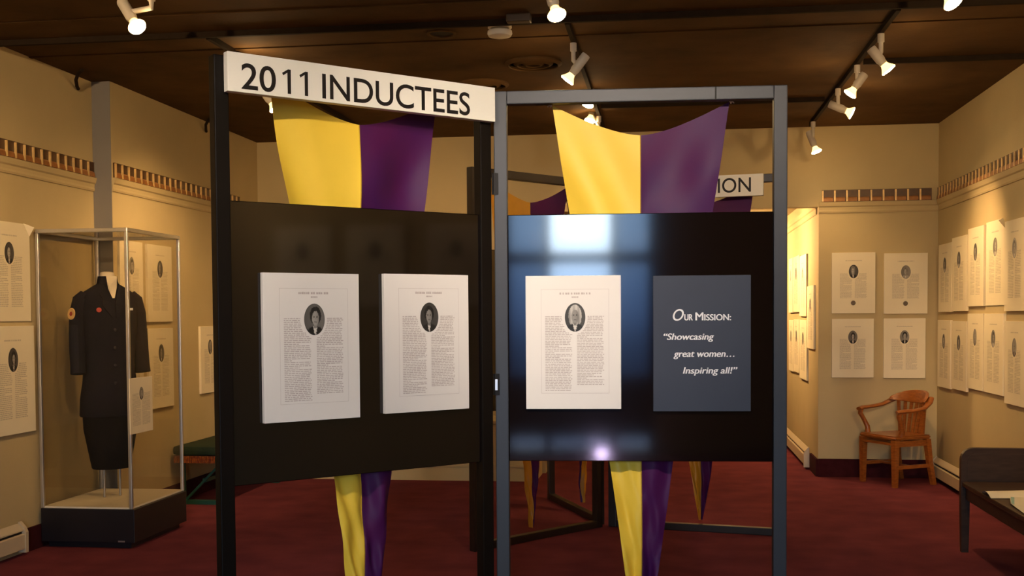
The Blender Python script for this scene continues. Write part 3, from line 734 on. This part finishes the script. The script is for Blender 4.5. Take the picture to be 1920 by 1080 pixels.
# local: front is -Y
st_ = MB().prism([(-.235, -.21, .405), (.235, -.21, .405), (.215, .20, .405), (-.215, .20, .405)], (0, 0, .035)); bmesh.ops.bevel(st_.bm, geom=st_.bm.edges[:], offset=.012, segments=3, affect='EDGES'); st_.build('seat', M_oak, ch, True)
MB().bar((-.20, -.185, .372), (.20, -.185, .372), .05, .022).bar((-.19, .175, .372), (.19, .175, .372), .05, .022).bar((-.205, -.18, .372), (-.195, .175, .372), .022, .05).bar((.205, -.18, .372), (.195, .175, .372), .022, .05).build('apron', M_oak, ch)
for sx in (-1, 1):
    lg = MB().loft([[Vector((sx*x+dx*w, y+dy*w, z)) for dx, dy in ((-1, -1), (1, -1), (1, 1), (-1, 1))] for z, w, x, y in ((0, .019, .208, -.188), (.20, .022, .207, -.187), (.405, .026, .205, -.185))]); lg.build('leg', M_oak, ch)
    lg = MB().loft([[Vector((sx*x+dx*w, y+dy*w, z)) for dx, dy in ((-1, -1), (1, -1), (1, 1), (-1, 1))] for z, w, x, y in ((0, .019, .205, .235), (.20, .021, .198, .195), (.405, .024, .190, .172))]); lg.build('leg', M_oak, ch)
    MB().bar((sx*.207, -.187, .17), (sx*.199, .20, .17), .018, .03).build('stretcher', M_oak, ch)
    # arm: level at the front, rising to the back rail; scrolled support below
    MB().tube([(sx*.245, -.205, .648), (sx*.262, -.15, .656), (sx*.275, -.04, .660), (sx*.268, .07, .676), (sx*.238, .150, .715), (sx*.19, .205, .748)], [.026, .031, .027, .027, .031, .035], 12, flat=.62).build('arm', M_oak, ch, True)
    MB().tube([(sx*.215, -.13, .435), (sx*.225, -.125, .49), (sx*.238, -.155, .555), (sx*.250, -.185, .61), (sx*.250, -.175, .648)], [.026, .022, .019, .021, .026], 12).build('arm_support', M_oak, ch, True)
MB().bar((-.2, 0, .17), (.2, 0, .17), .03, .018).build('stretcher', M_oak, ch)
# curved crest rail
def arc(a, r, cy): return Vector((r*math.sin(a), cy+r*math.cos(a), 0))
rings = []
for i in range(17):
    a = R_(-62+124*i/16); t = abs(i-8)/8
    top = .815-.062*t**2.4; bot = .700+.022*t
    o_, n_ = arc(a, .262, -.015), arc(a, .232, -.015)
    tilt = .03
    rings.append([Vector((n_.x, n_.y, bot)), Vector((o_.x, o_.y, bot)), Vector((o_.x, o_.y+tilt, top)), Vector((n_.x, n_.y+tilt, top))])
cr = MB().loft(rings); bmesh.ops.bevel(cr.bm, geom=[e for e in cr.bm.edges], offset=.004, segments=1, affect='EDGES'); cr.build('crest_rail', M_oak, ch, True)
for i in range(7):
    a = R_(-42+84*i/6); p = arc(a, .247, -.015); q = Vector((p.x*.86, .135+.045*math.cos(a), .438))
    MB().bar(q, (p.x, p.y+.002, .715), .030, .014, up=(0, 1, 0)).build('back_slat', M_oak, ch)

# ------------------------------------------------------------------ dark wooden bench on the right with papers
bn = empty('settle_bench', (2.08, 6.63, 0)); tag(bn, 'dark wooden bench with solid end panels by the right wall, papers on it', 'bench')
BX0, BX1, BL = -.265, .255, .80
MB().span((BX0, -BL+.05, .415), (BX1-.03, BL-.05, .445), .006).build('seat', M_dkwood, bn)
MB().span((BX0+.02, -BL+.06, .335), (BX0+.042, BL-.06, .415), .003).build('apron', M_dkwood, bn)
for sy in (-1, 1):
    def rp(x0, x1, z0, z1, r):
        pts = [(x0, z0), (x1, z0), (x1, z1)]
        for k in range(7):
            a = math.pi/2+k/6*math.pi/2; pts.append((x0+r+r*math.cos(a), z1-r+r*math.sin(a)))
        return pts
    y = sy*(BL-.028)
    MB().prism([(x, y-.022, z) for x, z in rp(BX0-.005, BX1, .40, .655, .075)], (0, .044, 0)).build('end_panel', M_dkwood, bn)
    MB().prism([(x, y-.026, z) for x, z in rp(BX0+.03, BX1-.03, .455, .62, .05)], (0, .052, 0)).build('raised_panel', M_dkwood, bn)
    for x in (BX0+.022, BX1-.03):
        MB().loft([[Vector((x+dx*w, y+dy*w, z)) for dx, dy in ((-1, -1), (1, -1), (1, 1), (-1, 1))] for z, w in ((0, .020), (.05, .022), (.40, .027))]).build('leg', M_dkwood, bn)
MB().span((BX1-.03, -BL+.05, .445), (BX1, BL-.05, .63), .004).build('back', M_dkwood, bn)
def sheet(label, pts, zz, curl, seed, print_col=None):
    s = MB(); n = 8
    a, b, c, d_ = [Vector((*p, 0)) for p in pts]
    g = [[None]*(n+1) for _ in range(n+1)]
    for i in range(n+1):
        for j in range(n+1):
            u, v = i/n, j/n
            p = (a*(1-u)+b*u)*(1-v)+(d_*(1-u)+c*u)*v
            g[i][j] = s.bm.verts.new((p.x, p.y, zz+curl*(math.sin(u*math.pi))*(1-.4*v)+.002))
    for i in range(n):
        for j in range(n): s.bm.faces.new((g[i][j], g[i+1][j], g[i+1][j+1], g[i][j+1]))
    o = s.build('paper_sheet', M_paper, None, True); tag(o, label, 'paper', 'papers on the dark bench'); return o
q = [ZP(*p, .45) for p in ((1839, 923), (1858, 934), (1935, 934), (1935, 918))]
sheet('curled white paper sheet lying on the dark bench seat', [(v.x, v.y) for v in q], .447, .022, 1)
q = [ZP(*p, .45) for p in ((1893, 930), (1895, 945), (1950, 985), (1960, 938))]
o = sheet('white printed leaflet at the right edge of the dark bench seat', [(v.x, v.y) for v in q], .450, .006, 2)
MB().poly([(ZP(x, y, .462).x, ZP(x, y, .462).y, .4605) for x, y in ((1895, 931), (1896, 942), (1902, 946), (1902, 932))]).build('printed_strip', mat('print_teal', (.35, .62, .62), .6, .3, noise=.3, nscale=60), o)

# ------------------------------------------------------------------ green cushioned bench on the left wall
gb = empty('cushioned_bench', (-3.70, 9.28, 0)); tag(gb, 'low bench with dark green cushion, orange fringe and teal trestle legs', 'bench')
MB().span((-.225, -.68, .40), (.225, .68, .475), .03).build('cushion', M_green, gb, True)
MB().span((-.215, -.67, .355), (.215, .67, .40), .003).build('seat_frame', M_dkwood, gb)
fr_ = MB()
for k in range(26): fr_.box((-.215+.43*(k+.5)/26, -.675, .368), (.012, .006, .055))
for k in range(80): fr_.box((.220, -.67+1.34*(k+.5)/80, .368), (.006, .012, .055))
fr_.build('fringe', M_fringe, gb)
for y in (-.60, .60):
    MB().bar((-.17, y, .355), (-.17, y, 0), .035, .035).build('leg', M_teal, gb)
    MB().bar((.17, y, .355), (.17, y, 0), .035, .035).build('leg', M_teal, gb)
    MB().bar((-.155, y+.02, .03), (.15, y+.02, .335), .03, .018).build('brace', M_teal, gb)
    MB().bar((-.20, y, .017), (.21, y, .017), .05, .033).build('foot', M_teal, gb)
MB().bar((.0, -.58, .19), (.0, .58, .19), .03, .03).build('stretcher', M_teal, gb)

# unseen glowing head added to make the bright spot low in the right panel
ul = empty('reflection_glow', (.08, -2.05, 0), 0); tag(ul, 'added unseen glow by the entrance, making a bright spot in the shiny panel', 'lamp')
MB().lathe([(.07, 0), (.07, .012), (.02, .02), (.02, .05)], n=24).build('base', M_fixt, ul, True)
MB().lathe([(.03, 0), (.06, .05), (.058, .052), (.001, .056)], (0, -.02, .085), 24, (.05, 1, -.02)).build('glow_head', mat('reflection_glow_emitter', (.9, .85, 1), .3, .5, emit=(.80, .62, 1), estr=60, noise=.02), ul, True)

# ------------------------------------------------------------------ daylight
w = bpy.data.worlds.new('sky'); scene.world = w; w.use_nodes = True
nt = w.node_tree; bgn = nt.nodes['Background']
tc = nt.nodes.new('ShaderNodeTexCoord'); sx = nt.nodes.new('ShaderNodeSeparateXYZ'); nt.links.new(tc.outputs['Generated'], sx.inputs[0])
rp_ = nt.nodes.new('ShaderNodeValToRGB'); mr = nt.nodes.new('ShaderNodeMapRange')
mr.inputs['From Min'].default_value = -.25; mr.inputs['From Max'].default_value = .25
nt.links.new(sx.outputs['Z'], mr.inputs['Value']); nt.links.new(mr.outputs['Result'], rp_.inputs['Fac'])
els = rp_.color_ramp.elements
els[0].position = 0; els[0].color = (.02, .02, .03, 1); els[1].position = 1; els[1].color = (.75, .9, 1, 1)
for pos, c in ((.38, (.03, .045, .075)), (.46, (.08, .13, .21)), (.50, (.17, .26, .41)), (.57, (.30, .43, .60)), (.64, (.75, .9, 1))):
    e = els.new(pos); e.color = (*c, 1)
nt.links.new(rp_.outputs['Color'], bgn.inputs['Color']); bgn.inputs['Strength'].default_value = 38
pd = bpy.data.lights.new('entrance_portal', 'AREA'); pd.shape = 'RECTANGLE'; pd.size = GX1-GX0; pd.size_y = 2.9; pd.cycles.is_portal = True
po_ = bpy.data.objects.new('entrance_portal', pd); COL.objects.link(po_); po_.location = ((GX0+GX1)/2, YF-.12, 1.47); po_.rotation_euler = (R_(90), 0, 0)

# ------------------------------------------------------------------ look
scene.view_settings.view_transform = 'Standard'; scene.view_settings.look = 'None'; scene.view_settings.exposure = 0.0
scene.cycles.use_denoising = True
scene.cycles.max_bounces = 8; scene.cycles.diffuse_bounces = 4; scene.cycles.glossy_bounces = 4; scene.cycles.transparent_max_bounces = 12
scene.cycles.sample_clamp_indirect = 6; scene.cycles.caustics_reflective = False; scene.cycles.caustics_refractive = False
